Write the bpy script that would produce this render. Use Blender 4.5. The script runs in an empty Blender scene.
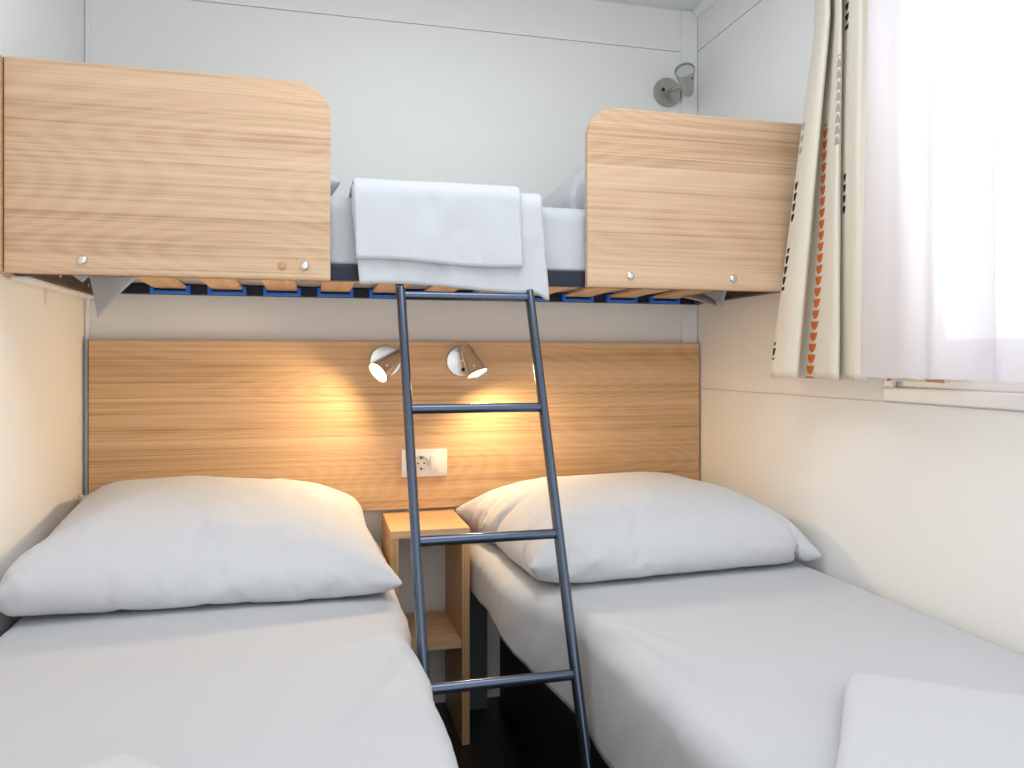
import bpy, bmesh, math, random
from mathutils import Vector, Matrix, noise, Euler
random.seed(7)
S = bpy.context.scene
COL = S.collection
PI = math.pi
R = math.radians

# ------------------------------------------------------------------ helpers
def lin(r, g, b):
    f = lambda c: (c/255/12.92) if c/255 <= .04045 else ((c/255+.055)/1.055)**2.4
    return (f(r), f(g), f(b), 1)

def bm_box(bm, x0, x1, y0, y1, z0, z1, bev=0, seg=2):
    vs = [bm.verts.new((x, y, z)) for x in (x0, x1) for y in (y0, y1) for z in (z0, z1)]
    F = [(0,1,3,2),(4,6,7,5),(0,4,5,1),(2,3,7,6),(0,2,6,4),(1,5,7,3)]
    fs = [bm.faces.new([vs[i] for i in f]) for f in F]
    if bev:
        es = set(e for f in fs for e in f.edges)
        bmesh.ops.bevel(bm, geom=list(es), offset=bev, segments=seg, profile=.5, affect='EDGES')
    return bm

def box(*a, **k):
    return bm_box(bmesh.new(), *a, **k)

def bm_tube(bm, pts, r, n=12, ry=None, up=None, caps=True):
    """sweep an ellipse (r by ry) along pts"""
    ry = ry or r
    pts = [Vector(p) for p in pts]
    rings = []
    for i, p in enumerate(pts):
        a = pts[max(i-1, 0)]; b = pts[min(i+1, len(pts)-1)]
        t = (b-a).normalized()
        u = Vector(up) if up else (Vector((0,0,1)) if abs(t.z) < .9 else Vector((1,0,0)))
        s = t.cross(u).normalized(); w = s.cross(t).normalized()
        rings.append([bm.verts.new(p + s*(r*math.cos(2*PI*k/n)) + w*(ry*math.sin(2*PI*k/n))) for k in range(n)])
    for a, b in zip(rings, rings[1:]):
        for k in range(n):
            bm.faces.new((a[k], a[(k+1)%n], b[(k+1)%n], b[k]))
    if caps:
        bm.faces.new(rings[0][::-1]); bm.faces.new(rings[-1])
    return bm

def bm_lathe(bm, prof, origin, axis, n=28):
    """prof: list of (radius, distance along axis)"""
    o = Vector(origin); ax = Vector(axis).normalized()
    u = ax.orthogonal().normalized(); w = ax.cross(u)
    rings = []
    for r, d in prof:
        if r < 1e-6:
            rings.append([bm.verts.new(o+ax*d)])
        else:
            rings.append([bm.verts.new(o+ax*d+u*(r*math.cos(2*PI*k/n))+w*(r*math.sin(2*PI*k/n))) for k in range(n)])
    for a, b in zip(rings, rings[1:]):
        for k in range(n):
            k2 = (k+1) % n
            if len(a) == 1 and len(b) == 1: continue
            if len(a) == 1: bm.faces.new((a[0], b[k2], b[k]))
            elif len(b) == 1: bm.faces.new((a[k], a[k2], b[0]))
            else: bm.faces.new((a[k], a[k2], b[k2], b[k]))
    return bm

def bm_prism(bm, outline, y0, y1, axis='y'):
    """extrude an (a,b) outline between two planes"""
    def P(a, b, c):
        return {'y': (a, c, b), 'x': (c, a, b), 'z': (a, b, c)}[axis]
    A = [bm.verts.new(P(a, b, y0)) for a, b in outline]
    B = [bm.verts.new(P(a, b, y1)) for a, b in outline]
    n = len(A)
    bm.faces.new(A); bm.faces.new(B[::-1])
    for i in range(n):
        bm.faces.new((A[i], B[i], B[(i+1)%n], A[(i+1)%n]))
    return bm

def obj(name, bm, mat, parent=None, smooth=None, loc=None):
    """link one mesh object; geometry is given in world coordinates"""
    off = Vector((0,0,0))
    if parent is not None:
        p = parent
        while p is not None:
            off += p.location; p = p.parent
    elif loc is not None:
        off = Vector(loc)
    bmesh.ops.recalc_face_normals(bm, faces=bm.faces)
    bmesh.ops.translate(bm, verts=bm.verts, vec=-off)
    me = bpy.data.meshes.new(name)
    bm.to_mesh(me); bm.free()
    me.materials.append(mat)
    if smooth:
        for p in me.polygons: p.use_smooth = True
        if smooth is not True:
            me.set_sharp_from_angle(angle=math.radians(smooth))
    o = bpy.data.objects.new(name, me); COL.objects.link(o)
    if parent is not None: o.parent = parent
    elif loc is not None: o.location = loc
    return o

def tag(o, label, cat, group=None):
    o['label'] = label; o['category'] = cat
    if group: o['group'] = group
    return o

def thing(name, label, cat, loc, group=None):
    o = bpy.data.objects.new(name, None); COL.objects.link(o)
    o.location = loc; o.empty_display_size = .05
    return tag(o, label, cat, group)

def struct(name, bm, mat, smooth=None):
    o = obj(name, bm, mat, None, smooth); o['kind'] = 'structure'
    return o

# ------------------------------------------------------------------ materials
def new_mat(name):
    m = bpy.data.materials.new(name); m.use_nodes = True
    nt = m.node_tree
    return m, nt, nt.nodes['Principled BSDF']

def N(nt, typ, **kw):
    n = nt.nodes.new(typ)
    for k, v in kw.items():
        if k in n.inputs: n.inputs[k].default_value = v
        else: setattr(n, k, v)
    return n

def plain(name, col, rough=.5, metal=0, bump=0, bscale=200, spec=.5):
    m, nt, b = new_mat(name)
    b.inputs['Base Color'].default_value = col
    b.inputs['Roughness'].default_value = rough
    b.inputs['Metallic'].default_value = metal
    b.inputs['Specular IOR Level'].default_value = spec
    if bump:
        tc = N(nt, 'ShaderNodeTexCoord'); no = N(nt, 'ShaderNodeTexNoise')
        no.inputs['Scale'].default_value = bscale; no.inputs['Detail'].default_value = 4
        bp = N(nt, 'ShaderNodeBump'); bp.inputs['Strength'].default_value = bump; bp.inputs['Distance'].default_value = .002
        nt.links.new(tc.outputs['Object'], no.inputs['Vector'])
        nt.links.new(no.outputs['Fac'], bp.inputs['Height'])
        nt.links.new(bp.outputs['Normal'], b.inputs['Normal'])
    return m

def wood(name, light, mid, dark, axis='x', seed=0., rough=.45, grain=1.0):
    """oak laminate: long straight grain with broad cathedral bands"""
    m, nt, b = new_mat(name)
    L = nt.links.new
    tc = N(nt, 'ShaderNodeTexCoord')
    mp = N(nt, 'ShaderNodeMapping')
    rot = {'x': (0,0,0), 'z': (0, PI/2, 0), 'y': (0, 0, PI/2)}[axis]
    mp.inputs['Rotation'].default_value = rot
    mp.inputs['Location'].default_value = (seed, seed*1.7, seed*.6)
    L(tc.outputs['Object'], mp.inputs['Vector'])
    def stretched(sx, syz, scale, detail, dist=0, rough_=.55):
        s = N(nt, 'ShaderNodeVectorMath', operation='MULTIPLY'); s.inputs[1].default_value = (sx, syz, syz)
        L(mp.outputs['Vector'], s.inputs[0])
        n = N(nt, 'ShaderNodeTexNoise'); n.inputs['Scale'].default_value = scale
        n.inputs['Detail'].default_value = detail; n.inputs['Distortion'].default_value = dist
        n.inputs['Roughness'].default_value = rough_
        L(s.outputs[0], n.inputs['Vector'])
        return n.outputs['Fac']
    broad = stretched(.25, 5.0, 2.2, 2, .3)
    bands = stretched(.13, 15, 3.0, 5, .25, .62)
    fine = stretched(.16, 62, 3.0, 5, .15, .65)
    pores = stretched(.9, 170, 3.0, 3, .1, .6)
    # growth-ring lines: sine of a warped height
    warp = stretched(.55, 3.0, 1.2, 1, .05)
    m1 = N(nt, 'ShaderNodeMath', operation='MULTIPLY'); m1.inputs[1].default_value = 260
    L(warp, m1.inputs[0])
    m2 = N(nt, 'ShaderNodeMath', operation='SINE'); L(m1.outputs[0], m2.inputs[0])
    m3 = N(nt, 'ShaderNodeMapRange'); m3.inputs[1].default_value = -1; m3.inputs[2].default_value = 1
    m3.inputs[3].default_value = 0; m3.inputs[4].default_value = 1
    L(m2.outputs[0], m3.inputs[0])
    # weighted sum
    def wsum(items):
        acc = None
        for s, w in items:
            q = N(nt, 'ShaderNodeMath', operation='MULTIPLY'); q.inputs[1].default_value = w; L(s, q.inputs[0])
            if acc is None: acc = q.outputs[0]
            else:
                a = N(nt, 'ShaderNodeMath', operation='ADD'); L(acc, a.inputs[0]); L(q.outputs[0], a.inputs[1]); acc = a.outputs[0]
        return acc
    tot = wsum([(broad, .22), (bands, .26), (fine, .30*grain), (pores, .20*grain), (m3.outputs[0], .028*grain)])
    cr = N(nt, 'ShaderNodeValToRGB')
    e = cr.color_ramp.elements
    e[0].position = .40; e[0].color = dark
    e[1].position = .61; e[1].color = light
    k = cr.color_ramp.elements.new(.505); k.color = mid
    L(tot, cr.inputs['Fac'])
    L(cr.outputs['Color'], b.inputs['Base Color'])
    b.inputs['Roughness'].default_value = rough
    b.inputs['Specular IOR Level'].default_value = .35
    bp = N(nt, 'ShaderNodeBump'); bp.inputs['Strength'].default_value = .06; bp.inputs['Distance'].default_value = .001
    L(pores, bp.inputs['Height']); L(bp.outputs['Normal'], b.inputs['Normal'])
    return m

def fabric(name, col, rough=.9, weave=.15, sheen=.15, big=0.0):
    m, nt, b = new_mat(name)
    L = nt.links.new
    b.inputs['Base Color'].default_value = col
    b.inputs['Roughness'].default_value = rough
    b.inputs['Specular IOR Level'].default_value = .2
    b.inputs['Sheen Weight'].default_value = sheen
    tc = N(nt, 'ShaderNodeTexCoord')
    n1 = N(nt, 'ShaderNodeTexNoise'); n1.inputs['Scale'].default_value = 500; n1.inputs['Detail'].default_value = 2
    L(tc.outputs['Object'], n1.inputs['Vector'])
    b1 = N(nt, 'ShaderNodeBump'); b1.inputs['Strength'].default_value = weave; b1.inputs['Distance'].default_value = .0008
    L(n1.outputs['Fac'], b1.inputs['Height'])
    last = b1
    if big:
        n2 = N(nt, 'ShaderNodeTexNoise'); n2.inputs['Scale'].default_value = 9; n2.inputs['Detail'].default_value = 5
        n2.inputs['Distortion'].default_value = .8
        L(tc.outputs['Object'], n2.inputs['Vector'])
        b2 = N(nt, 'ShaderNodeBump'); b2.inputs['Strength'].default_value = big; b2.inputs['Distance'].default_value = .012
        L(n2.outputs['Fac'], b2.inputs['Height']); L(b1.outputs['Normal'], b2.inputs['Normal'])
        last = b2
    L(last.outputs['Normal'], b.inputs['Normal'])
    return m

M = {}
M['wall'] = plain('white_wall_panel', (.90,.888,.855,1), .6, bump=.02, bscale=60)
M['wall_lower'] = M['wall']
M['trim'] = plain('white_trim', (.88,.88,.88,1), .35)
M['ceiling'] = plain('white_ceiling', (.8,.81,.81,1), .5)
M['upvc'] = plain('white_window_frame', (.84,.83,.83,1), .3)
M['oak'] = wood('oak_laminate', lin(222,190,160), lin(206,171,138), lin(172,135,104), 'x', 0.0)
M['oak_head'] = wood('oak_headboard', lin(232,198,158), lin(217,178,134), lin(184,142,100), 'x', 3.1)
M['oak_up'] = wood('oak_vertical', lin(226,186,142), lin(208,165,118), lin(176,132,90), 'z', 1.3)
M['oak_edge'] = wood('oak_edge', lin(214,174,132), lin(200,158,116), lin(176,132,92), 'x', 5.)
M['slat'] = wood('beech_slat', lin(240,204,160), lin(228,188,142), lin(208,164,118), 'y', 2.2)
M['wood_shaded'] = wood('shaded_brown_wood', lin(92,72,48), lin(74,56,36), lin(52,38,26), 'y', 4.)  # shade under bunk and beside headboard is put into this wood colour
M['steel_dark'] = plain('anthracite_steel', lin(92,102,120), .22, .85)
M['bar'] = plain('black_steel_bar', lin(30,38,54), .4, .3)
M['base'] = plain('grey_bed_base', lin(104,112,118), .5, .0)
M['blue'] = plain('blue_plastic', lin(34,122,250), .35)
M['chrome'] = plain('brushed_nickel', (.72,.70,.67,1), .22, 1.0)
M['nickel'] = plain('satin_nickel', (.50,.48,.44,1), .33, 1.0)
M['black'] = plain('black_plastic', (.012,.012,.012,1), .4)
M['plastic'] = plain('white_plastic', (.82,.81,.79,1), .3)
M['socket'] = plain('ivory_plastic', (.66,.64,.60,1), .35)
M['sheet'] = fabric('white_cotton_sheet', (.56,.57,.60,1), big=.05)
M['pillow'] = fabric('white_pillowcase', (.65,.655,.68,1), big=.28)
M['blanket'] = fabric('white_blanket', (.60,.607,.64,1), weave=.25, big=.04)

def floor_mat():
    m, nt, b = new_mat('dark_wood_floor')
    L = nt.links.new
    tc = N(nt, 'ShaderNodeTexCoord'); mp = N(nt, 'ShaderNodeMapping'); mp.inputs['Scale'].default_value = (30, 2.5, 1)
    n = N(nt, 'ShaderNodeTexNoise'); n.inputs['Scale'].default_value = 3; n.inputs['Detail'].default_value = 6
    cr = N(nt, 'ShaderNodeValToRGB')
    cr.color_ramp.elements[0].color = lin(16,13,12); cr.color_ramp.elements[1].color = lin(52,44,38)
    cr.color_ramp.elements[0].position = .35; cr.color_ramp.elements[1].position = .75
    L(tc.outputs['Object'], mp.inputs['Vector']); L(mp.outputs['Vector'], n.inputs['Vector'])
    L(n.outputs['Fac'], cr.inputs['Fac']); L(cr.outputs['Color'], b.inputs['Base Color'])
    b.inputs['Roughness'].default_value = .38
    bp = N(nt, 'ShaderNodeBump'); bp.inputs['Strength'].default_value = .3; bp.inputs['Distance'].default_value = .002
    L(n.outputs['Fac'], bp.inputs['Height']); L(bp.outputs['Normal'], b.inputs['Normal'])
    return m
M['floor'] = floor_mat()

def emit(name, col, s):
    m = bpy.data.materials.new(name); m.use_nodes = True
    nt = m.node_tree; nt.nodes.remove(nt.nodes['Principled BSDF'])
    e = N(nt, 'ShaderNodeEmission'); e.inputs[0].default_value = col; e.inputs[1].default_value = s
    nt.links.new(e.outputs[0], nt.nodes['Material Output'].inputs[0])
    return m
M['bulb'] = emit('lit_bulb_lens', (1, .80, .55, 1), 9)

def glass_mat(name, col=(1,1,1,1), rough=0.):
    m, nt, b = new_mat(name)
    b.inputs['Base Color'].default_value = col
    b.inputs['Roughness'].default_value = rough
    b.inputs['Transmission Weight'].default_value = 1
    b.inputs['IOR'].default_value = 1.45
    return m
M['lens'] = plain('frosted_lens', (.55,.58,.60,1), .12)

def pane_mat():
    m = bpy.data.materials.new('window_glass'); m.use_nodes = True
    nt = m.node_tree; nt.nodes.remove(nt.nodes['Principled BSDF'])
    t = N(nt, 'ShaderNodeBsdfTransparent'); g = N(nt, 'ShaderNodeBsdfGlossy'); g.inputs['Roughness'].default_value = .02
    mx = N(nt, 'ShaderNodeMixShader'); mx.inputs[0].default_value = .06
    nt.links.new(t.outputs[0], mx.inputs[1]); nt.links.new(g.outputs[0], mx.inputs[2])
    nt.links.new(mx.outputs[0], nt.nodes['Material Output'].inputs[0])
    return m
M['pane'] = pane_mat()

def sheer_mat():
    m = bpy.data.materials.new('sheer_voile'); m.use_nodes = True
    nt = m.node_tree; nt.nodes.remove(nt.nodes['Principled BSDF'])
    L = nt.links.new
    d = N(nt, 'ShaderNodeBsdfDiffuse'); d.inputs[0].default_value = (.86,.83,.87,1)
    t = N(nt, 'ShaderNodeBsdfTranslucent'); t.inputs[0].default_value = (.84,.80,.85,1)
    p = N(nt, 'ShaderNodeBsdfTransparent')
    a = N(nt, 'ShaderNodeMixShader'); a.inputs[0].default_value = .6
    L(d.outputs[0], a.inputs[1]); L(t.outputs[0], a.inputs[2])
    b = N(nt, 'ShaderNodeMixShader'); b.inputs[0].default_value = .18
    L(a.outputs[0], b.inputs[1]); L(p.outputs[0], b.inputs[2])
    L(b.outputs[0], nt.nodes['Material Output'].inputs[0])
    return m
M['sheer'] = sheer_mat()

def printed_curtain_mat(cols):
    """cream cloth with columns of printed half moons; uv is in metres along the cloth and in height"""
    m, nt, b = new_mat('printed_curtain_cloth')
    L = nt.links.new
    uvn = N(nt, 'ShaderNodeUVMap'); uvn.uv_map = 'cloth'
    sep = N(nt, 'ShaderNodeSeparateXYZ'); L(uvn.outputs[0], sep.inputs[0])
    U, V = sep.outputs[0], sep.outputs[1]
    def mth(op, a, b_=None, c=None):
        n = N(nt, 'ShaderNodeMath', operation=op)
        for i, x in enumerate((a, b_, c)):
            if x is None: continue
            if isinstance(x, (int, float)): n.inputs[i].default_value = x
            else: L(x, n.inputs[i])
        return n.outputs[0]
    cur = N(nt, 'ShaderNodeRGB'); cur.outputs[0].default_value = (.90,.845,.73,1)
    cur = cur.outputs[0]
    for (col, u0, amp, k, ph, ru, rv, pitch, z0, z1, up) in cols:
        c = mth('ADD', mth('MULTIPLY', mth('SINE', mth('MULTIPLY_ADD', V, k, ph)), amp), u0)
        du = mth('DIVIDE', mth('SUBTRACT', U, c), ru)
        cell = mth('SUBTRACT', mth('FRACT', mth('DIVIDE', V, pitch)), .1 if up else .9)
        dv = mth('MULTIPLY', cell, (-1 if up else 1)*pitch/rv)
        d2 = mth('ADD', mth('MULTIPLY', du, du), mth('MULTIPLY', dv, dv))
        inside = mth('LESS_THAN', d2, 1.0)
        flat = mth('LESS_THAN', dv, 0.0)
        rng = mth('MULTIPLY', mth('GREATER_THAN', V, z0), mth('LESS_THAN', V, z1))
        fac = mth('MULTIPLY', mth('MULTIPLY', inside, flat), rng)
        mx = N(nt, 'ShaderNodeMix', data_type='RGBA')
        L(fac, mx.inputs[0]); L(cur, mx.inputs[6]); mx.inputs[7].default_value = col
        cur = mx.outputs[2]
    L(cur, b.inputs['Base Color'])
    b.inputs['Roughness'].default_value = .85
    b.inputs['Specular IOR Level'].default_value = .2
    # some daylight comes through the cloth
    tr = N(nt, 'ShaderNodeBsdfTranslucent'); L(cur, tr.inputs[0])
    ms = N(nt, 'ShaderNodeMixShader'); ms.inputs[0].default_value = .22
    L(b.outputs[0], ms.inputs[1]); L(tr.outputs[0], ms.inputs[2])
    L(ms.outputs[0], nt.nodes['Material Output'].inputs[0])
    return m

# ------------------------------------------------------------------ room
XL, XR, YB, YF, ZC = -.629, 1.285, 0.0, -2.62, 2.285
g = .0016                                        # half width of a panel joint
bm = box(XL-.1, XR+.1, YF, YB+.1, -.05, 0); struct('floor', bm, M['floor'])
bm = box(XL-.1, XR+.1, YF, YB+.1, ZC, ZC+.05); struct('ceiling', bm, M['ceiling'])
bm = box(XL-.06, XR+.06, .006, .06, 0, ZC)
bm_box(bm, XL, XR, 0, .008, 0, 2.143-g); bm_box(bm, XL, XR, 0, .008, 2.143+g, ZC)
struct('wall_back', bm, M['wall'])
bm = box(XL-.06, XL-.006, YF, .006, 0, ZC)
bm_box(bm, XL-.008, XL, YF, 0, 0, ZC)
struct('wall_left', bm, M['wall'])
# right wall with a window opening
WY0, WY1, WZ0, WZ1 = -1.80, -.95, 1.02, 2.06
bm = bmesh.new()
ya, yb = YF, 0
SEAM, SEAM2 = .988, 2.148
for x0, x1, gg in ((XR+.006, XR+.06, 0), (XR, XR+.008, g)):
    bm_box(bm, x0, x1, ya, yb, 0, SEAM-gg)
    bm_box(bm, x0, x1, ya, yb, SEAM+gg, WZ0)
    bm_box(bm, x0, x1, WY1, yb, WZ0, WZ1)
    bm_box(bm, x0, x1, ya, WY0, WZ0, WZ1)
    bm_box(bm, x0, x1, ya, yb, WZ1, SEAM2-gg)
    bm_box(bm, x0, x1, ya, yb, SEAM2+gg, ZC)
struct('wall_right', bm, M['wall'])
# white corner posts and cove
struct('trim_1', box(1.226, XR-.001, -.012, .001, 0, ZC-.001, bev=.003), M['trim'])
struct('trim_2', box(XL+.0005, XL+.012, -.012, .001, 0, ZC-.001, bev=.004), M['trim'])
bm = bm_prism(bmesh.new(), [(XR-.001, ZC-.001), (XR-.022, ZC-.001), (XR-.019, ZC-.008), (XR-.008, ZC-.019), (XR-.001, ZC-.022)], YF, -.013)
struct('trim_3', bm, M['trim'])
struct('baseboard_back', box(XL+.013, 1.225, -.012, .0005, 0, .055, bev=.002), M['trim'])

# window
win = bpy.data.objects.new('window_1', None); COL.objects.link(win); win.location = (XR, (WY0+WY1)/2, WZ0)
win['kind'] = 'structure'
def ring(bm, x0, x1, y0, y1, z0, z1, w, wb=None, bev=.004):
    wb = wb or w
    bm_box(bm, x0, x1, y0, y1, z0, z0+wb, bev=bev)
    bm_box(bm, x0, x1, y0, y1, z1-w, z1, bev=bev)
    bm_box(bm, x0, x1, y0, y0+w, z0+wb*.98, z1-w*.98, bev=bev)
    bm_box(bm, x0, x1, y1-w, y1, z0+wb*.98, z1-w*.98, bev=bev)
bm = bmesh.new(); ring(bm, XR-.012, XR-.0005, WY0-.03, WY1+.025, .990, WZ1+.03, .032)
obj('window_frame', bm, M['upvc'], win)
bm = bmesh.new(); ring(bm, XR+.004, XR+.045, WY0+.001, WY1-.001, WZ0+.001, WZ1-.001, .05, .045)
obj('window_reveal', bm, M['upvc'], win)
bm = bmesh.new(); ring(bm, XR+.010, XR+.040, WY0+.052, WY1-.052, WZ0+.047, WZ1-.052, .065, .06)
obj('window_sash', bm, M['upvc'], win)
obj('pane', box(XR+.022, XR+.028, WY0+.115, WY1-.115, WZ0+.105, WZ1-.115), M['pane'], win)

# ------------------------------------------------------------------ headboard on the wall
hb = thing('headboard', 'wide oak panel on the back wall above both lower beds', 'headboard', (.33, -.03, .60))
obj('panel', box(-.613, 1.279, -.034, -.013, .622, 1.141, bev=.0015, seg=1), M['oak_head'], hb)
obj('gap_shade', box(-.6145, -.6131, -.0335, -.0135, .622, 1.141), M['wood_shaded'], hb)  # dark strip standing in for the shaded gap beside the wall

# ------------------------------------------------------------------ bunk bed
bunk = thing('bunk_bed', 'upper bunk with oak guard boards and slatted base across the room', 'bunk bed', (.33, -.35, 1.26))
RY0, RY1 = -.670, -.652           # guard board front and back
def guard(x0, x1, z0, z1, corner, r=.075):
    o = []
    n = 10
    if corner == 'right':
        o += [(x0, z0), (x1, z0)]
        o += [(x1-r+r*math.cos(a), z1-r+r*math.sin(a)) for a in [PI/2*i/n for i in range(n+1)]]
        o += [(x0, z1)]
    else:
        o += [(x0, z0), (x1, z0), (x1, z1)]
        o += [(x0+r-r*math.sin(a), z1-r+r*math.cos(a)) for a in [PI/2*i/n for i in range(n+1)]]
    bm = bm_prism(bmesh.new(), o, RY0, RY1)
    bmesh.ops.bevel(bm, geom=[e for e in bm.edges if abs((e.verts[0].co-e.verts[1].co).y) < 1e-6], offset=.0012, segments=1, affect='EDGES')
    return bm
gl = obj('guard_board', guard(-.608, .038, 1.262, 1.701, 'right'), M['oak'], bunk)
gr = obj('guard_board', guard(.645, 1.281, 1.262, 1.701, 'left'), M['oak'], bunk)
def bolt(p, parent, mat='chrome', r=.0105, name='bolt'):
    bm = bm_lathe(bmesh.new(), [(r, 0), (r, .0012), (r*.82, .004), (r*.45, .0056), (0, .006)], p, (0, -1, 0), 18)
    bm_box(bm, p[0]-.0035, p[0]+.0035, p[1]-.0066, p[1]-.005, p[2]-.001, p[2]+.001)
    obj(name, bm, M[mat], parent, 40)
for x, z in ((-.464, 1.291), (-.018, 1.292)): bolt((x, RY0+.0004, z), gl)
bm = bm_lathe(bmesh.new(), [(.010, 0), (.010, .001), (.0085, .0016), (0, .0016)], (-.066, RY0+.0004, 1.291), (0,-1,0), 20)
obj('cover_cap', bm, M['oak_edge'], gl, 40)
for x, z in ((.757, 1.291), (1.038, 1.2915)): bolt((x, RY0+.0004, z), gr)
obj('end_panel', box(XL+.0015, -.610, -.682, -.014, 1.262, 1.701, bev=.0015, seg=1), M['oak_edge'], bunk)
obj('front_bar', box(-.60, 1.282, -.648, -.618, 1.264, 1.301, bev=.003), M['bar'], bunk)
obj('back_bar', box(-.60, 1.282, -.046, -.014, 1.273, 1.303, bev=.003), M['bar'], bunk)
wl = obj('wall_ledger', box(-.602, -.575, -.616, -.047, 1.262, 1.302, bev=.002), M['wood_shaded'], bunk)  # ledger colour carries the shade under the bunk
obj('ledger_strip', box(-.6185, -.585, -.60, -.05, 1.2545, 1.2615, bev=.001), M['trim'], wl)
wr = obj('wall_ledger', box(1.250, 1.283, -.616, -.047, 1.275, 1.301, bev=.002), M['wood_shaded'], bunk)
for y in (-.18, -.42):
    bm = bm_lathe(bmesh.new(), [(.005, 0), (.0045, .002), (0, .0025)], (1.250, y, 1.288), (-1,0,0), 12); obj('screw', bm, M['chrome'], wr, 40)
    bm = bm_lathe(bmesh.new(), [(.005, 0), (.0045, .002), (0, .0025)], (-.575, y, 1.282), (1,0,0), 12); obj('screw', bm, M['chrome'], wl, 40)
# slats with blue end caps on the back bar
slat_x = [-.395 + .1535*i for i in range(11)]
def slat_bm(x):
    bm = bmesh.new()
    n = 8; prev = None
    for i in range(n+1):
        t = i/n; y = -.617+t*(.57); z = 1.289 + .004*math.sin(PI*t)
        ring_ = [bm.verts.new((x+dx, y, z+dz)) for dx, dz in ((-.043,0),(.043,0),(.043,.008),(-.043,.008))]
        if prev:
            for k in range(4): bm.faces.new((prev[k], prev[(k+1)%4], ring_[(k+1)%4], ring_[k]))
        else: bm.faces.new(ring_[::-1])
        prev = ring_
    bm.faces.new(prev)
    return bm
def cap_bm(x):
    bm = bmesh.new()
    o = [(x-.053, 1.274), (x+.053, 1.274), (x+.053, 1.298), (x+.0435, 1.298), (x+.0435, 1.2815), (x-.0435, 1.2815), (x-.0435, 1.298), (x-.053, 1.298)]
    bm_prism(bm, o, -.062, -.0465)
    return bm
x0 = slat_x[0]
s0 = obj('slat', slat_bm(x0), M['slat'], bunk); c0 = obj('slat_cap', cap_bm(x0), M['blue'], s0); c0['label'] = 'blue plastic end cap'
for x in slat_x[1:]:
    s = s0.copy(); COL.objects.link(s); s.parent = bunk; s.location = (x-x0, 0, 0)
    c = c0.copy(); COL.objects.link(c); c.parent = s

# ------------------------------------------------------------------ cloth-like meshes
def fbm(p, s, o=4):
    return noise.fractal(Vector(p)*s, .9, 2.1, o)

def mattress_mesh(x_left, x_right, y0, y1, z_bot, z_top, rad=.05, seed=0., wr=.004, ny=150, side_n=12, top_n=70, skirt=None, swap=False, folds=None):
    """x_left/x_right/z_bot/z_top/edge are functions of y; closed tube along y with capped rounded ends"""
    bm = bmesh.new(); rings = []
    for j in range(ny+1):
        y = y0+(y1-y0)*j/ny
        xl, xr, zb, zt = x_left(y), x_right(y), z_bot(y), z_top(y)
        e = min(y-y0, y1-y)
        k = 1 if e > rad else math.sqrt(max(0., 1-(1-e/rad)**2))      # round the ends
        inset = rad*(1-k)*.5
        r = rad
        pts = []
        # start bottom left -> up left -> top -> down right -> bottom
        zl = zb
        if skirt:
            zl = skirt(y)
            pts.append((xl+inset+.013, zb+inset, 0)); pts.append((xl+inset+.008, (zb+zl)/2, 0)); pts.append((xl+inset+.004, zl, 0))
        for i in range(side_n): pts.append((xl+inset, zl+inset+(zt-r-zl-inset)*i/side_n, 0))
        for i in range(8):
            a = PI/2*i/8; pts.append((xl+inset+r-r*math.cos(a), zt-inset-r+r*math.sin(a), i/8))
        for i in range(top_n+1): pts.append((xl+inset+r+(xr-xl-2*inset-2*r)*i/top_n, zt-inset, 1))
        for i in range(1, 9):
            a = PI/2*i/8; pts.append((xr-inset-r+r*math.sin(a), zt-inset-r+r*math.cos(a), 1-i/8))
        for i in range(1, side_n+1): pts.append((xr-inset, zt-r-(zt-r-zb-inset)*i/side_n, 0))
        rv = []
        for x, z, top in pts:
            side = 1-top
            d = fbm((x*.6+seed, y*1.3, z*2), 4.)*wr*.7
            w = (fbm((seed, y*2.2, z*1.0), 3.0)*.6+fbm((seed+4, y*5+z*3, z*2.0), 2.6)*.4)*wr*2.6*side      # puckers of the fitted sheet on the sides
            if folds: d += folds(x, y)
            sgn = -1 if x < (xl+xr)/2 else 1
            q = (x+sgn*w*.8, y, z+d*top)
            rv.append(bm.verts.new((q[1], q[0], q[2]) if swap else q))
        rings.append(rv)
    n = len(rings[0])
    for a, b in zip(rings, rings[1:]):
        for k in range(n-1): bm.faces.new((a[k], b[k], b[k+1], a[k+1]))
        bm.faces.new((a[n-1], b[n-1], b[0], a[0]))
    bm.faces.new(rings[0]); bm.faces.new(rings[-1][::-1])
    return bm

def sstep(a, b, x):
    t = max(0, min(1, (x-a)/(b-a))); return t*t*(3-2*t)
BY0 = -2.00                      # foot of the lower beds
ZT = .549
def right_edge_left(y):           # the right bed gives way where the ladder leans on it
    return .444 + .094*sstep(-.58, -.96, y)
def creases(lines):
    def f(x, y):
        h = 0
        for (px, py, ang, ln, wd, ht) in lines:
            dx, dy = x-px, y-py
            a = dx*math.cos(ang)+dy*math.sin(ang); b = -dx*math.sin(ang)+dy*math.cos(ang)
            b += .02*math.sin(a*9+px*7)
            if 0 < a < ln: h += ht*math.exp(-(b/(wd*(1+1.5*a/ln)))**2)*sstep(0, .04, a)*(1-a/ln)
        return h
    return f
m_right = obj('mattress', mattress_mesh(right_edge_left, lambda y: 1.279, BY0, -.045,
              lambda y: .42, lambda y: ZT, seed=1.3, rad=.045, ny=260, top_n=150,
              folds=creases([(.53, -.93, R(-78), .60, .012, .012), (.55, -.95, R(-62), .42, .010, .008), (.52, -.90, R(-40), .20, .010, .005), (.50, -.80, R(-85), .3, .014, -.005), (.80, -.80, R(-10), .35, .02, .003), (1.1, -1.0, R(-70), .4, .02, .003)]),
              skirt=lambda y: .419-.10*sstep(-.45, -1.1, y)), M['sheet'], None, True, loc=(.86, -1.02, .42))
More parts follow.
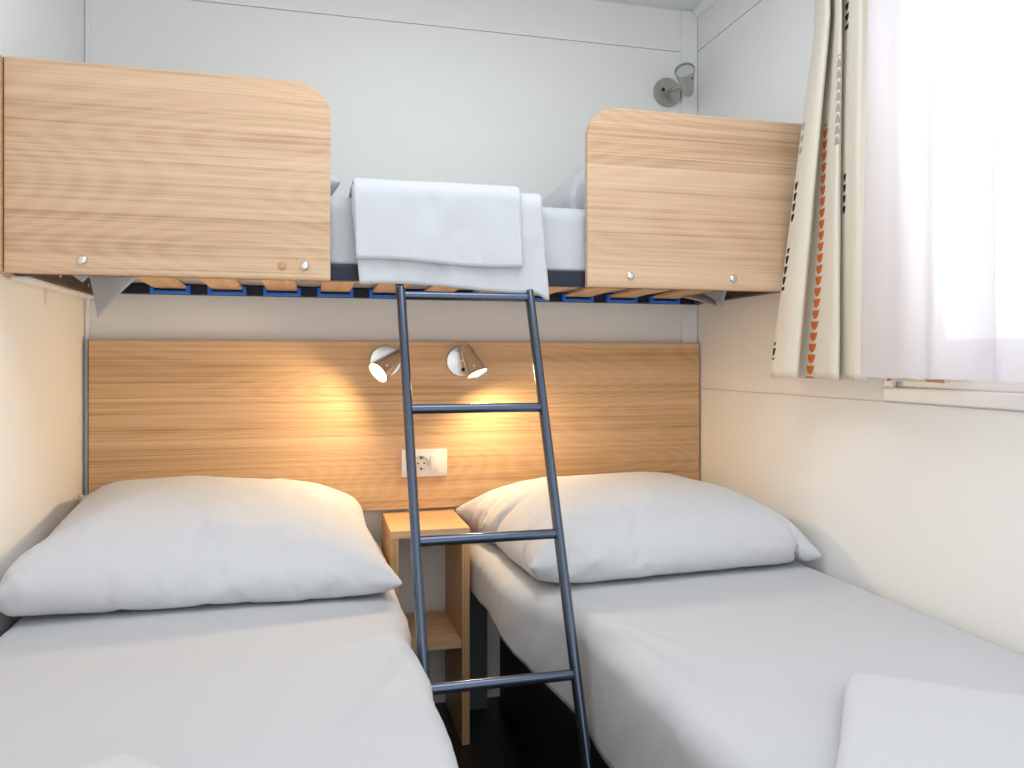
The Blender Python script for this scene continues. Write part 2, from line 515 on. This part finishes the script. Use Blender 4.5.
tag(m_right, 'white sheeted mattress of the right lower bed under the window', 'mattress')
m_left = obj('mattress', mattress_mesh(lambda y: -.611, lambda y: .197-.008*math.exp(-((y+.93)/.07)**2), BY0, -.045,
              lambda y: .42, lambda y: ZT, seed=5.7, rad=.04, ny=220, top_n=120,
              folds=creases([(.18, -.95, R(200), .30, .010, .007), (.18, -1.00, R(215), .25, .010, .005), (.15, -1.15, R(100), .5, .014, .004), (-.2, -1.0, R(-80), .4, .02, .003)])), M['sheet'], None, True, loc=(-.21, -1.02, .42))
tag(m_left, 'white sheeted mattress of the left lower bed against the left wall', 'mattress')
m_top = obj('mattress', mattress_mesh(lambda x: -.640, lambda x: -.016, -.600, 1.278,
              lambda x: 1.303, lambda x: 1.462, seed=9.1, rad=.035, swap=True, side_n=16, top_n=30), M['sheet'], None, True, loc=(.33, -.33, 1.303))
tag(m_top, 'thick white mattress up on the bunk behind the guard boards', 'mattress')
# loose sheet corners hanging through the slats at both ends of the bunk
def sheet_flap(pts, name='sheet_corner'):
    bm = bmesh.new(); n = 10
    A, B, C = [Vector(p) for p in pts]
    grid = {}
    for i in range(n+1):
        for j in range(n+1-i):
            p = A + (B-A)*(i/n) + (C-A)*(j/n)
            p.y += .010*math.sin(7*i/n+2*j/n)
            grid[i, j] = bm.verts.new(p)
    for i in range(n):
        for j in range(n-i):
            bm.faces.new((grid[i,j], grid[i+1,j], grid[i,j+1]))
            if j < n-i-1: bm.faces.new((grid[i+1,j], grid[i+1,j+1], grid[i,j+1]))
    o = obj(name, bm, M['sheet'], m_top, True)
    s = o.modifiers.new('thick', 'SOLIDIFY'); s.thickness = .002
sheet_flap([(-.545, -.30, 1.302), (-.425, -.30, 1.302), (-.520, -.33, 1.190)])
sheet_flap([(-.560, -.52, 1.302), (-.455, -.52, 1.302), (-.50, -.54, 1.258)])
sheet_flap([(1.245, -.20, 1.302), (1.125, -.10, 1.302), (1.215, -.28, 1.252)])
sheet_flap([(1.245, -.28, 1.302), (1.205, -.18, 1.302), (1.222, -.30, 1.246)])

# bed bases
def bed_base(x0, x1, xleg, label):
    b = thing('bed_base', label, 'bed base', ((x0+x1)/2, -1.0, 0))
    bm = bmesh.new()
    bm_box(bm, xleg, x1, -1.97, -1.93, .355, .394, bev=.002); bm_box(bm, xleg, x1, -.09, -.05, .355, .394, bev=.002)
    bm_box(bm, x0, x0+.035, -1.93, -.09, .355, .394, bev=.002); bm_box(bm, x1-.035, x1, -1.93, -.09, .355, .394, bev=.002)
    obj('frame', bm, M['base'], b)
    bm = bmesh.new()
    for i in range(12): bm_box(bm, x0+.004, x1-.004, -1.93+.155*i, -1.80+.155*i, .3945, .4195)
    obj('slatted_deck', bm, M['slat'], b)
    for x in (xleg, x1-.08):
        for y in (-.088, -1.93):
            obj('leg', box(x, x+.08, y, y+.03, 0, .354, bev=.002), M['base'], b)
    obj('shade_board', box(x0+.001 if x0 > 0 else x1-.05, x0+.015 if x0 > 0 else x1-.036, -1.92, -.10, .004, .354), M['black'], b)  # black board added in place of the shadow under the bed
    return b
bed_base(.562, 1.277, .446, 'dark grey bed base under the right mattress')
bed_base(-.610, .165, -.610, 'dark grey bed base under the left mattress')

# ------------------------------------------------------------------ cloth simulated pillows
def pillow_start(w, d, nx, ny, gap=.012):
    """two sheets joined round the rim: returns verts, faces (flat, centred)"""
    vs, fs, idx = [], [], {}
    for side in (0, 1):
        for j in range(ny+1):
            for i in range(nx+1):
                rim = i in (0, nx) or j in (0, ny)
                if side and rim: idx[side, i, j] = idx[0, i, j]; continue
                u, v = i/nx, j/ny
                # pillowcase edges bow in slightly between the corners
                x = (u-.5)*w; y = (v-.5)*d
                h = 0 if rim else gap*(1 if side else -1)*min(1, 6*min(u,1-u,v,1-v)+.25)
                idx[side, i, j] = len(vs); vs.append((x, y, h))
        for j in range(ny):
            for i in range(nx):
                f = [idx[side,i,j], idx[side,i+1,j], idx[side,i+1,j+1], idx[side,i,j+1]]
                fs.append(f if side else f[::-1])
    return vs, fs

def simulate(jobs, colliders, frames):
    """jobs: list of (verts, faces, matrix, settings); runs them together and returns settled world coordinates"""
    tmp = []
    for vs, fs in colliders:
        me = bpy.data.meshes.new('sim_solid'); me.from_pydata(vs, [], fs)
        o = bpy.data.objects.new('sim_solid', me); COL.objects.link(o)
        o.modifiers.new('c', 'COLLISION')
        o.collision.thickness_outer = .004; o.collision.cloth_friction = 40; o.collision.damping = .5
        tmp.append(o)
    cl = []
    for vs, fs, mat, st in jobs:
        me = bpy.data.meshes.new('sim_cloth'); me.from_pydata(vs, [], fs); me.transform(mat)
        o = bpy.data.objects.new('sim_cloth', me); COL.objects.link(o)
        m = o.modifiers.new('cloth', 'CLOTH'); s = m.settings
        s.quality = st.get('quality', 8); s.mass = st.get('mass', .25); s.air_damping = st.get('air', 3.)
        s.tension_stiffness = s.compression_stiffness = st.get('stiff', 25)
        s.shear_stiffness = st.get('shear', 12); s.bending_stiffness = st.get('bend', .4)
        s.tension_damping = s.compression_damping = s.shear_damping = 8; s.bending_damping = 1
        if 'pressure' in st:
            s.use_pressure = True; s.uniform_pressure_force = st['pressure']
        s.shrink_min = st.get('shrink', 0)
        if st.get('pin'):
            vg = o.vertex_groups.new(name='pin'); vg.add(st['pin'], 1, 'REPLACE'); s.vertex_group_mass = 'pin'
        s.effector_weights.gravity = st.get('grav', 1)
        m.collision_settings.use_collision = True; m.collision_settings.distance_min = .004
        m.collision_settings.friction = 30
        m.point_cache.frame_start = 1; m.point_cache.frame_end = frames
        cl.append(o); tmp.append(o)
    S.frame_start = 1; S.frame_end = frames
    for f in range(1, frames+1): S.frame_set(f)
    dg = bpy.context.evaluated_depsgraph_get()
    out = []
    for o in cl:
        e = o.evaluated_get(dg); me = e.to_mesh()
        out.append([tuple(e.matrix_world @ v.co) for v in me.vertices]); e.to_mesh_clear()
    for o in tmp:
        me = o.data; bpy.data.objects.remove(o); bpy.data.meshes.remove(me)
    S.frame_set(1)
    return out

def solid(x0, x1, y0, y1, z0, z1):
    vs = [(x, y, z) for x in (x0, x1) for y in (y0, y1) for z in (z0, z1)]
    return vs, [(0,1,3,2),(4,6,7,5),(0,4,5,1),(2,3,7,6),(0,2,6,4),(1,5,7,3)]

PJ = []
def pillow_job(c, w, d, yaw, tilt, roll=0, nx=56, ny=44, **st):
    vs, fs = pillow_start(w, d, nx, ny)
    mat = Matrix.Translation(c) @ Euler((tilt, roll, yaw)).to_matrix().to_4x4()
    PJ.append((vs, fs, mat, st))

st = dict(mass=.1, shrink=-.075, bend=.03, stiff=40)
pillow_job((-.218, -.385, .645), .81, .70, R(3), R(11), nx=76, ny=60, pressure=16, pin=[60*77, 60*77+1, 60*77+2, 59*77], **st)
pillow_job((.898, -.386, .68), .79, .70, R(5), R(11), nx=76, ny=60, pressure=15.5, **st)
pillow_job((.985, -.33, 1.60), .66, .48, R(3), R(4), R(-6), nx=40, ny=30, pressure=20, mass=.1)
pillow_job((-.235, -.33, 1.58), .62, .46, R(2), R(3), R(2), nx=40, ny=30, pressure=9, mass=.1)
colliders = [solid(-.70, .186, BY0, .05, .3, ZT-.001), solid(.442, 1.35, BY0, .05, .3, ZT-.001),
             solid(XL-.4, XL+.002, -2, .2, 0, 2.2), solid(XR-.002, XR+.4, -2, .2, 0, 2.2),
             solid(-.8, 1.5, -.036, .4, .2, 1.2), solid(-.8, 1.5, -.640, -.008, 1.2, 1.461), solid(-.8, 1.5, -.006, .4, 1.2, 2.2)]
settled = simulate(PJ, colliders, 40)
PL = [('plump white pillow on the left lower bed, propped on the headboard', 'pillow'),
      ('plump white pillow on the right lower bed, beside the right wall', 'pillow'),
      ('white pillow up on the bunk behind the right guard board', 'pillow'),
      ('white pillow up on the bunk behind the left guard board', 'pillow')]
for (vs, fs, mat, st), pts, (lab, cat) in zip(PJ, settled, PL):
    bm = bmesh.new()
    vv = [bm.verts.new(p) for p in pts]
    for f in fs: bm.faces.new([vv[i] for i in f])
    bm.normal_update()
    for v in vv:                       # fine creases of the cotton case
        p = v.co
        q = Vector((p.x*3.2+lab.count('e'), p.y*5+p.z*2, p.z*5))
        q += noise.noise_vector(q*.8)*.5
        r_ = (1-min(1, abs(noise.noise(q))*2.2))**5
        r2 = (1-min(1, abs(noise.noise(q*1.9+Vector((5,3,1))))*2.2))**5
        m_ = max(0, noise.noise(p*3.5+Vector((9,1,4)))+.25)
        v.co = p + v.normal*((r_*.0065+r2*.0035)*m_)
    zmin = min(p[2] for p in pts)
    c = (sum(p[0] for p in pts)/len(pts), sum(p[1] for p in pts)/len(pts), zmin)
    print('PILLOW', [round(a, 3) for a in c], [(round(min(p[k] for p in pts), 3), round(max(p[k] for p in pts), 3)) for k in range(3)])
    o = obj('pillow', bm, M['pillow'], None, True, loc=c); tag(o, lab, cat)
    o.modifiers.new('smooth', 'SUBSURF').render_levels = 1

# ------------------------------------------------------------------ folded blankets
def sheet_solid(P, ni, nj, thick, mat, name, parent=None, loc=None):
    """P(i,j) -> point on the upper face; closed cloth slab made downward along the grid normal by a solidify"""
    bm = bmesh.new()
    gv = [[bm.verts.new(P(i/ni, j/nj)) for j in range(nj+1)] for i in range(ni+1)]
    for i in range(ni):
        for j in range(nj): bm.faces.new((gv[i][j], gv[i+1][j], gv[i+1][j+1], gv[i][j+1]))
    o = obj(name, bm, mat, parent, True, loc)
    s = o.modifiers.new('thick', 'SOLIDIFY'); s.thickness = thick; s.offset = -1
    return o

def drape(xl, xr, y_back, y_front, z_top, z_end, bump, seed, skew=0., sag=0.):
    """a length of cloth lying on the bunk mattress and hanging over its front"""
    r = .028
    top_len = (y_back-y_front)-r; arc = PI/2*r
    def P(u, v):
        ze = z_end(u); front = z_top-r-ze
        L = top_len+arc+front; s = v*L
        x = xl+(xr-xl)*u
        if s < top_len: y, z = y_back-s, z_top
        elif s < top_len+arc:
            a = (s-top_len)/r; y, z = y_front+r-r*math.sin(a), z_top-r+r*math.cos(a)
        else:
            q = s-top_len-arc; y, z = y_front, z_top-r-q
            x += skew*q
        n = fbm((x+seed, s*.7, seed), 5.)*bump + fbm((x*2.2+seed, s*.5, 3), 3.)*bump*.7
        if s < top_len: z += n*.8
        else: y -= abs(n)*1.0
        return (x, y, z)
    return P
def hem(u): return 1.2525-.006*u+.006*math.sin(5.1*u+.4)-.016*sstep(.93, 1, u)
bl = sheet_solid(drape(.085, .525, -.16, -.672, 1.474, hem, .010, 2.2, .09), 70, 80, -.010, M['blanket'], 'folded_blanket', None, (.31, -.42, 1.47))
tag(bl, 'white blanket draped over the open front edge of the bunk', 'blanket')
sheet_solid(drape(.088, .470, -.18, -.686, 1.486, lambda u: 1.309-.010*u+.003*math.sin(7*u), .007, 7.4, .04), 60, 70, -.010, M['blanket'], 'folded_over_layer', bl)

def slab_blanket(corner, ang, w, d, h, label, seed):
    """folded blanket lying flat: rounded slab with soft layers; corner is its far corner"""
    bm = bmesh.new(); ca, sa = math.cos(ang), math.sin(ang)
    n, m = 40, 40; r = .018; rings = []
    prof = [(0, 0), (0, h*.30), (.003, h*.36), (.000, h*.45), (.002, h*.62), (.007, h*.84), (.018, h*.97), (.034, h)]
    outline = []
    K = 24
    for k in range(K): outline.append((w*k/K, 0))
    for k in range(K): outline.append((w, -d*k/K))
    for k in range(K): outline.append((w-w*k/K, -d))
    for k in range(K): outline.append((0, -d+d*k/K))
    def W(a, b, z): return (corner[0]+a*ca-b*sa, corner[1]+a*sa+b*ca, corner[2]+z)
    for ins, z in prof + [(.08, h), (.13, h)]:
        ring_ = []
        for a, b in outline:
            cx, cy = w/2, -d/2
            sx = (w/2-ins)/(w/2); sy = (d/2-ins)/(d/2)
            A, B = cx+(a-cx)*sx, cy+(b-cy)*sy
            # soften the corners
            q = (abs(a-cx)/(w/2))**8*(abs(b-cy)/(d/2))**8
            A -= (a-cx)*q*.045; B -= (b-cy)*q*.045
            wob = fbm((A*1.1+seed, B*1.1, z*4), 5.)
            ring_.append(bm.verts.new(W(A+wob*.004, B+wob*.004, z+(wob*.004*(1-min(1, ins/.08)) if z > h*.5 else 0))))
        rings.append(ring_)
    nn = len(outline)
    for a, b in zip(rings, rings[1:]):
        for k in range(nn): bm.faces.new((a[k], a[(k+1)%nn], b[(k+1)%nn], b[k]))
    bm.faces.new(rings[-1]); bm.faces.new(rings[0][::-1])
    o = obj('folded_blanket', bm, M['blanket'], None, True, loc=corner)
    return tag(o, label, 'blanket')
slab_blanket((.850, -1.345, ZT+.0055), R(-39), .42, .60, .026, 'folded white blanket lying askew near the foot of the right bed', 3.)
slab_blanket((-.232, -1.336, ZT+.0055), R(-52), .40, .50, .030, 'corner of a folded white blanket at the foot of the left bed', 8.)

# ------------------------------------------------------------------ nightstand
ns = thing('nightstand', 'narrow oak nightstand with one open shelf between the lower beds', 'nightstand', (.317, -.165, 0))
NX0, NX1, NF, NB = .207, .428, -.300, -.016
obj('top', box(NX0, NX1, NF, NB, .591, .613, bev=.001, seg=1), M['oak_head'], ns)
obj('side_panel', box(NX0, NX0+.022, NF, NB, .001, .5905, bev=.001, seg=1), M['oak_up'], ns)
obj('side_panel', box(NX1-.022, NX1, NF, NB, .001, .5905, bev=.001, seg=1), M['oak_up'], ns)
obj('shelf', box(NX0+.0225, NX1-.0225, NF+.004, NB, .274, .294, bev=.001, seg=1), M['oak_head'], ns)

# ------------------------------------------------------------------ ladder
lad = thing('ladder', 'dark steel ladder with four rungs leaning up to the bunk', 'ladder', (.355, -1.10, 0))
LX0, LX1 = .205, .508
def lad_p(x, z):                     # centre line of the leaning side rails
    return Vector((x-.012*(z-.456)/.78+.001, -.671-.386*(1.255-z), z))
lu = (lad_p(0, 1)-lad_p(0, 0)).normalized()
for x in (LX0, LX1):
    bm = bm_tube(bmesh.new(), [lad_p(x, .012), lad_p(x, .4), lad_p(x, .8), lad_p(x, 1.245)], .0105, 16, .0165, up=(0, 1, 0))
    rl = obj('side_rail', bm, M['steel_dark'], lad, 40)
    obj('foot_cap', bm_tube(bmesh.new(), [lad_p(x, .0005), lad_p(x, .03)], .0125, 16, .0185, up=(0,1,0)), M['black'], rl, 40)
    obj('hook', box(x-.021, x-.003, -.6545, -.6485, 1.226, 1.296, bev=.001, seg=1), M['steel_dark'], rl)
for z in (1.231, .978, .716, .456):
    p, q = lad_p(LX0+.006, z), lad_p(LX1-.006, z)
    obj('rung', bm_tube(bmesh.new(), [p, (p+q)/2, q], .0105, 18), M['steel_dark'], lad, 40)

# ------------------------------------------------------------------ reading lamps
def reading_lamp(base, nrm, rim, tail, label, lit, rr=.035, r0=.016, br=.049, metal='chrome', sw=(-.020, .012)):
    base = Vector(base); n = Vector(nrm); rim = Vector(rim); tail = Vector(tail)
    t = thing('reading_lamp', label, 'lamp', base, 'wall reading lamps')
    bm = bm_lathe(bmesh.new(), [(0, 0), (br, 0), (br, .010), (br*.94, .014), (br*.5, .0165), (0, .017)], base, n, 40)
    bp = obj('base', bm, M[metal], t, 35)
    side = Vector((1,0,0)); upv = Vector((0,0,1))
    sp = base+n*.0165+side*sw[0]+upv*sw[1]
    obj('switch', bm_lathe(bmesh.new(), [(.0062, -.003), (.0062, .003), (.005, .005), (0, .005)], sp, n, 16), M['black'], bp, 40)
    ax = (rim-tail).normalized(); Ln = (rim-tail).length
    mid = tail+ax*Ln*.42
    root = base+n*.015
    arm = bm_tube(bmesh.new(), [root, root+(mid-root)*.5+n*.004, mid-ax*.0], .0065, 12)
    bm_lathe(arm, [(0, -.006), (.009, -.006), (.009, .006), (0, .006)], root+(mid-root)*.42, (mid-root).normalized(), 16)
    obj('arm', arm, M[metal], t, 40)
    prof = [(0, 0), (r0*.75, 0), (r0, .003), (r0+(rr-r0)*.5, Ln*.5), (rr, Ln), (rr-.0022, Ln), (rr-.004, Ln-.006), (r0+(rr-r0)*.4, Ln*.45), (0, Ln*.40)]
    hd = obj('head', bm_lathe(bmesh.new(), prof, tail, ax, 40), M[metal], t, 35)
    lens = bm_lathe(bmesh.new(), [(rr-.0042, Ln-.007), (rr*.5, Ln-.0045), (0, Ln-.004)], tail, ax, 32)
    lo = obj('bulb', lens, M['bulb'] if lit else M['lens'], hd, True)
    lo['label'] = 'glowing bulb face' if lit else 'unlit frosted glass face'
    # small brand-free slot on the head
    bm = box(-.004, .004, -.0012, .0012, -.0035, .0035, bev=.0008, seg=1)
    w = ax.orthogonal().normalized()
    best = max((Matrix.Rotation(a, 3, ax) @ w for a in [i*PI/12 for i in range(24)]), key=lambda d: d.dot(Vector((-.15, -1, .0)).normalized()))
    pos = tail+ax*(Ln*.80)+best*(r0+(rr-r0)*.80)
    zz = ax; yy = best; xx = yy.cross(zz)
    rot = Matrix((xx, yy, zz)).transposed().to_4x4()
    bmesh.ops.transform(bm, matrix=Matrix.Translation(pos) @ rot, verts=bm.verts)
    obj('vent_slot', bm, M['plastic'] if lit else M['black'], hd)
    if lit:
        ld = bpy.data.lights.new('reading_lamp_light', 'SPOT'); ld.energy = LAMP_W; ld.color = (1, .72, .40)
        ld.spot_size = R(172); ld.spot_blend = .7; ld.shadow_soft_size = .03
        l = bpy.data.objects.new('reading_lamp_light', ld); COL.objects.link(l)
        l.location = rim+ax*.004; l.rotation_euler = ax.to_track_quat('-Z', 'Y').to_euler()
LAMP_W = 7
HY = -.0342
reading_lamp((.216, HY, 1.080), (0,-1,0), (.185, -.134, 1.046), (.262, -.085, 1.108), 'lit silver reading lamp on the headboard, left of the ladder rail, aimed left', True, sw=(.022, -.024))
reading_lamp((.4525, HY, 1.080), (0,-1,0), (.488, -.124, 1.041), (.455, -.088, 1.128), 'lit silver reading lamp on the headboard, seen between the ladder rails', True, sw=(.004, -.026))
reading_lamp((1.172, -.001, 1.998), (0,-1,0), (1.165, -.150, 2.022), (1.219, -.072, 1.975), 'unlit grey metal reading lamp high on the wall above the right guard board', False, metal='nickel', sw=(-.020, .004), rr=.033)

# ------------------------------------------------------------------ socket and switch
sk = thing('wall_socket', 'white socket and light switch plate on the headboard behind the ladder', 'socket', (.336, HY, .764))
bm = box(.265, .407, HY-.009, HY-.0002, .7215, .8065, bev=.003)
obj('cover_plate', bm, M['plastic'], sk, 40)
sc_ = Vector((.325, HY-.009, .764))
bm = bm_lathe(bmesh.new(), [(.0245, 0), (.0245, .003), (.0225, .0032), (.0205, .0004), (0, .0004)], sc_, (0,-1,0), 36)
sf = obj('socket_face', bm, M['socket'], sk, 40)
for dx in (-.0095, .0095):
    obj('pin_hole', bm_lathe(bmesh.new(), [(.0028, 0), (.0028, .0012), (0, .0012)], sc_+Vector((dx, 0, 0)), (0,-1,0), 12), M['black'], sf)
for dz in (-.017, .017):
    obj('earth_clip', box(sc_.x-.003, sc_.x+.003, sc_.y-.0025, sc_.y, sc_.z+dz-.003, sc_.z+dz+.003), M['black'], sf)
obj('switch_rocker', box(.3535, .378, HY-.0135, HY-.009, .740, .788, bev=.002), M['plastic'], sk, 40)

# ------------------------------------------------------------------ curtains
CAM_Y = -2.46
YAW = R(14.3)
def along(u, x):
    """distance into the room at which the plan line x meets the sight line of column u"""
    X = (u-512)/781; s, c = math.sin(YAW), math.cos(YAW)
    return CAM_Y + x*(c-X*s)/(s+X*c)
def spline(P, t):
    n = len(P)-1; f = t*n; i = min(int(f), n-1); f -= i
    p0, p1, p2, p3 = P[max(i-1,0)], P[i], P[i+1], P[min(i+2,n)]
    return tuple(.5*((2*b)+(-a+c_)*f+(2*a-5*b+4*c_-d)*f*f+(-a+3*b-3*c_+d)*f**3) for a, b, c_, d in zip(p0, p1, p2, p3))
def curtain_mesh(top, bot, z0, z1, ni, nj, seed, hem_w=.0, wob=.002, ease=1.0):
    T = [(XR-d, along(u, XR-d)) for u, d in top]; B = [(XR-d, along(u, XR-d)) for u, d in bot]
    bm = bmesh.new(); uvl = bm.loops.layers.uv.new('cloth')
    gv = []; uv = {}
    # arc length along the hem is the printed coordinate
    arc = [0]
    q = [spline(B, i/ni) for i in range(ni+1)]
    for a, b in zip(q, q[1:]): arc.append(arc[-1]+math.hypot(a[0]-b[0], a[1]-b[1]))
    for i in range(ni+1):
        col = []
        a = spline(T, i/ni); b = q[i]
        for j in range(nj+1):
            t = j/nj; z = z0+(z1-z0)*t
            k = min(1, (z-z0)/(1.90-z0))
            x = b[0]+(a[0]-b[0])*k; y = b[1]+(a[1]-b[1])*k
            n = fbm((x*3+seed, y*3, z*.7), 3.)*wob
            zz = z + (fbm((i*.05+seed, 0, 0), 2.)*.004 if j == 0 else 0)
            v = bm.verts.new((min(x-n, XR-.014), y, zz)); uv[v] = (arc[i], z); col.append(v)
        gv.append(col)
    for i in range(ni):
        for j in range(nj):
            f = bm.faces.new((gv[i][j], gv[i+1][j], gv[i+1][j+1], gv[i][j+1]))
            for l in f.loops: l[uvl].uv = uv[l.vert]
    print('ARC', [(round(spline(bot, i/20)[0]), round(arc[int(i/20*ni)], 3)) for i in range(21)])
    return bm
OR = lin(238,132,66); GR = lin(186,180,172); BK = lin(60,52,40); TAN = lin(214,172,144)
M['print'] = printed_curtain_mat([
    # colour, centre along the cloth, sway, frequency, phase, radii, pitch, from z, to z, pointing up
    (OR, .236, .010, 8., -9.07, .021, .0215, .0275, .9, 1.66, False),
    (BK, .012, .004, 9., 1.0, .011, .021, .026, 1.085, 1.13, False),
    (BK, .016, .004, 9., 1.0, .011, .021, .026, 1.262, 1.368, False),
    (BK, .014, .004, 9., 1.0, .011, .021, .026, 1.435, 1.535, False),
    (GR, .014, .004, 9., 1.0, .009, .018, .030, 1.60, 1.69, False),
    (GR, .338, .004, 9., 0.2, .016, .021, .026, 1.59, 1.80, True),
    (BK, .424, .002, 9., 0.2, .007, .018, .025, 1.43, 1.53, False),
    (BK, .424, .002, 9., 0.2, .008, .018, .025, 1.86, 1.97, False),
    (OR, .587, 0, 1, 0, .006, .020, .030, .9, 1.055, False),
    (TAN, .712, 0, 1, 0, .024, .022, .050, .9, 1.065, False),
])
top = [(815,.072),(819,.092),(824,.105),(829,.100),(830,.080),(830,.058),(833,.066),(836,.082),(841,.088),(842,.070),(842,.055),(846,.064),(852,.078),(860,.085),(868,.065),(880,.05),(905,.045)]
bot = [(770,.120),(774,.126),(784,.128),(796,.116),(798,.090),(798,.075),(808,.072),(818,.082),(830,.098),(838,.092),(838,.070),(839,.064),(845,.070),(853,.085),(862,.080),(880,.06),(950,.05)]
bm = curtain_mesh(top, bot, 1.038, ZC-.012, 170, 60, 1.7)
pc = obj('printed_curtain', bm, M['print'], None, True, loc=(1.20, -.80, 1.038))
tag(pc, 'cream curtain printed with orange and grey half moons, left of the sheer', 'curtain')
pc.modifiers.new('thick', 'SOLIDIFY').thickness = .0012
stop = [(868,.100),(872,.118),(888,.128),(905,.118),(925,.128),(942,.118),(965,.128),(985,.122),(992,.112),(994,.100),(1005,.118),(1030,.126),(1060,.118),(1090,.125),(1130,.115)]
sbot = [(861,.098),(866,.122),(884,.130),(903,.118),(922,.130),(935,.112),(960,.126),(984,.128),(995,.116),(994,.098),(1005,.110),(1030,.126),(1060,.118),(1090,.125),(1130,.115)]
bm = curtain_mesh(stop, sbot, 1.047, ZC-.012, 150, 50, 4.1, wob=.004)
sh = obj('sheer_curtain', bm, M['sheer'], None, True, loc=(1.16, -1.15, 1.047))
tag(sh, 'sheer white curtain hanging in front of the bright window', 'curtain')

# ------------------------------------------------------------------ light
w = bpy.data.worlds.new('daylight'); S.world = w; w.use_nodes = True
bg = w.node_tree.nodes['Background']; bg.inputs[0].default_value = (.93, .97, 1, 1); bg.inputs[1].default_value = .98
def area(name, loc, rot, sx, sy, e, col):
    ld = bpy.data.lights.new(name, 'AREA'); ld.shape = 'RECTANGLE'; ld.size = sx; ld.size_y = sy; ld.energy = e; ld.color = col
    l = bpy.data.objects.new(name, ld); COL.objects.link(l); l.location = loc; l.rotation_euler = rot
    return l
area('added_ceiling_fill', (.33, -1.25, ZC-.03), (0, 0, 0),   .9, .9, 8, (.84, .93, 1))  # added fill light below the ceiling, no lamp fixture behind it
area('window_daylight', (XR+.10, -1.37, 1.55), (0, R(90), 0), .95, .8, 1.6, (.95, .97, 1))

# ------------------------------------------------------------------ camera
cd = bpy.data.cameras.new('camera'); cam = bpy.data.objects.new('camera', cd); COL.objects.link(cam)
cam.location = (0, CAM_Y, 1.084); cam.rotation_euler = (PI/2, 0, -YAW)
cd.sensor_width = 36; cd.lens = 781/1024*36; cd.shift_y = -24/1024
cd.clip_start = .02
S.camera = cam
vs_ = S.view_settings
S.display_settings.display_device = 'sRGB'
vs_.view_transform = 'Standard'; vs_.look = 'None'; vs_.gamma = 1; vs_.use_curve_mapping = False
vs_.exposure = .58
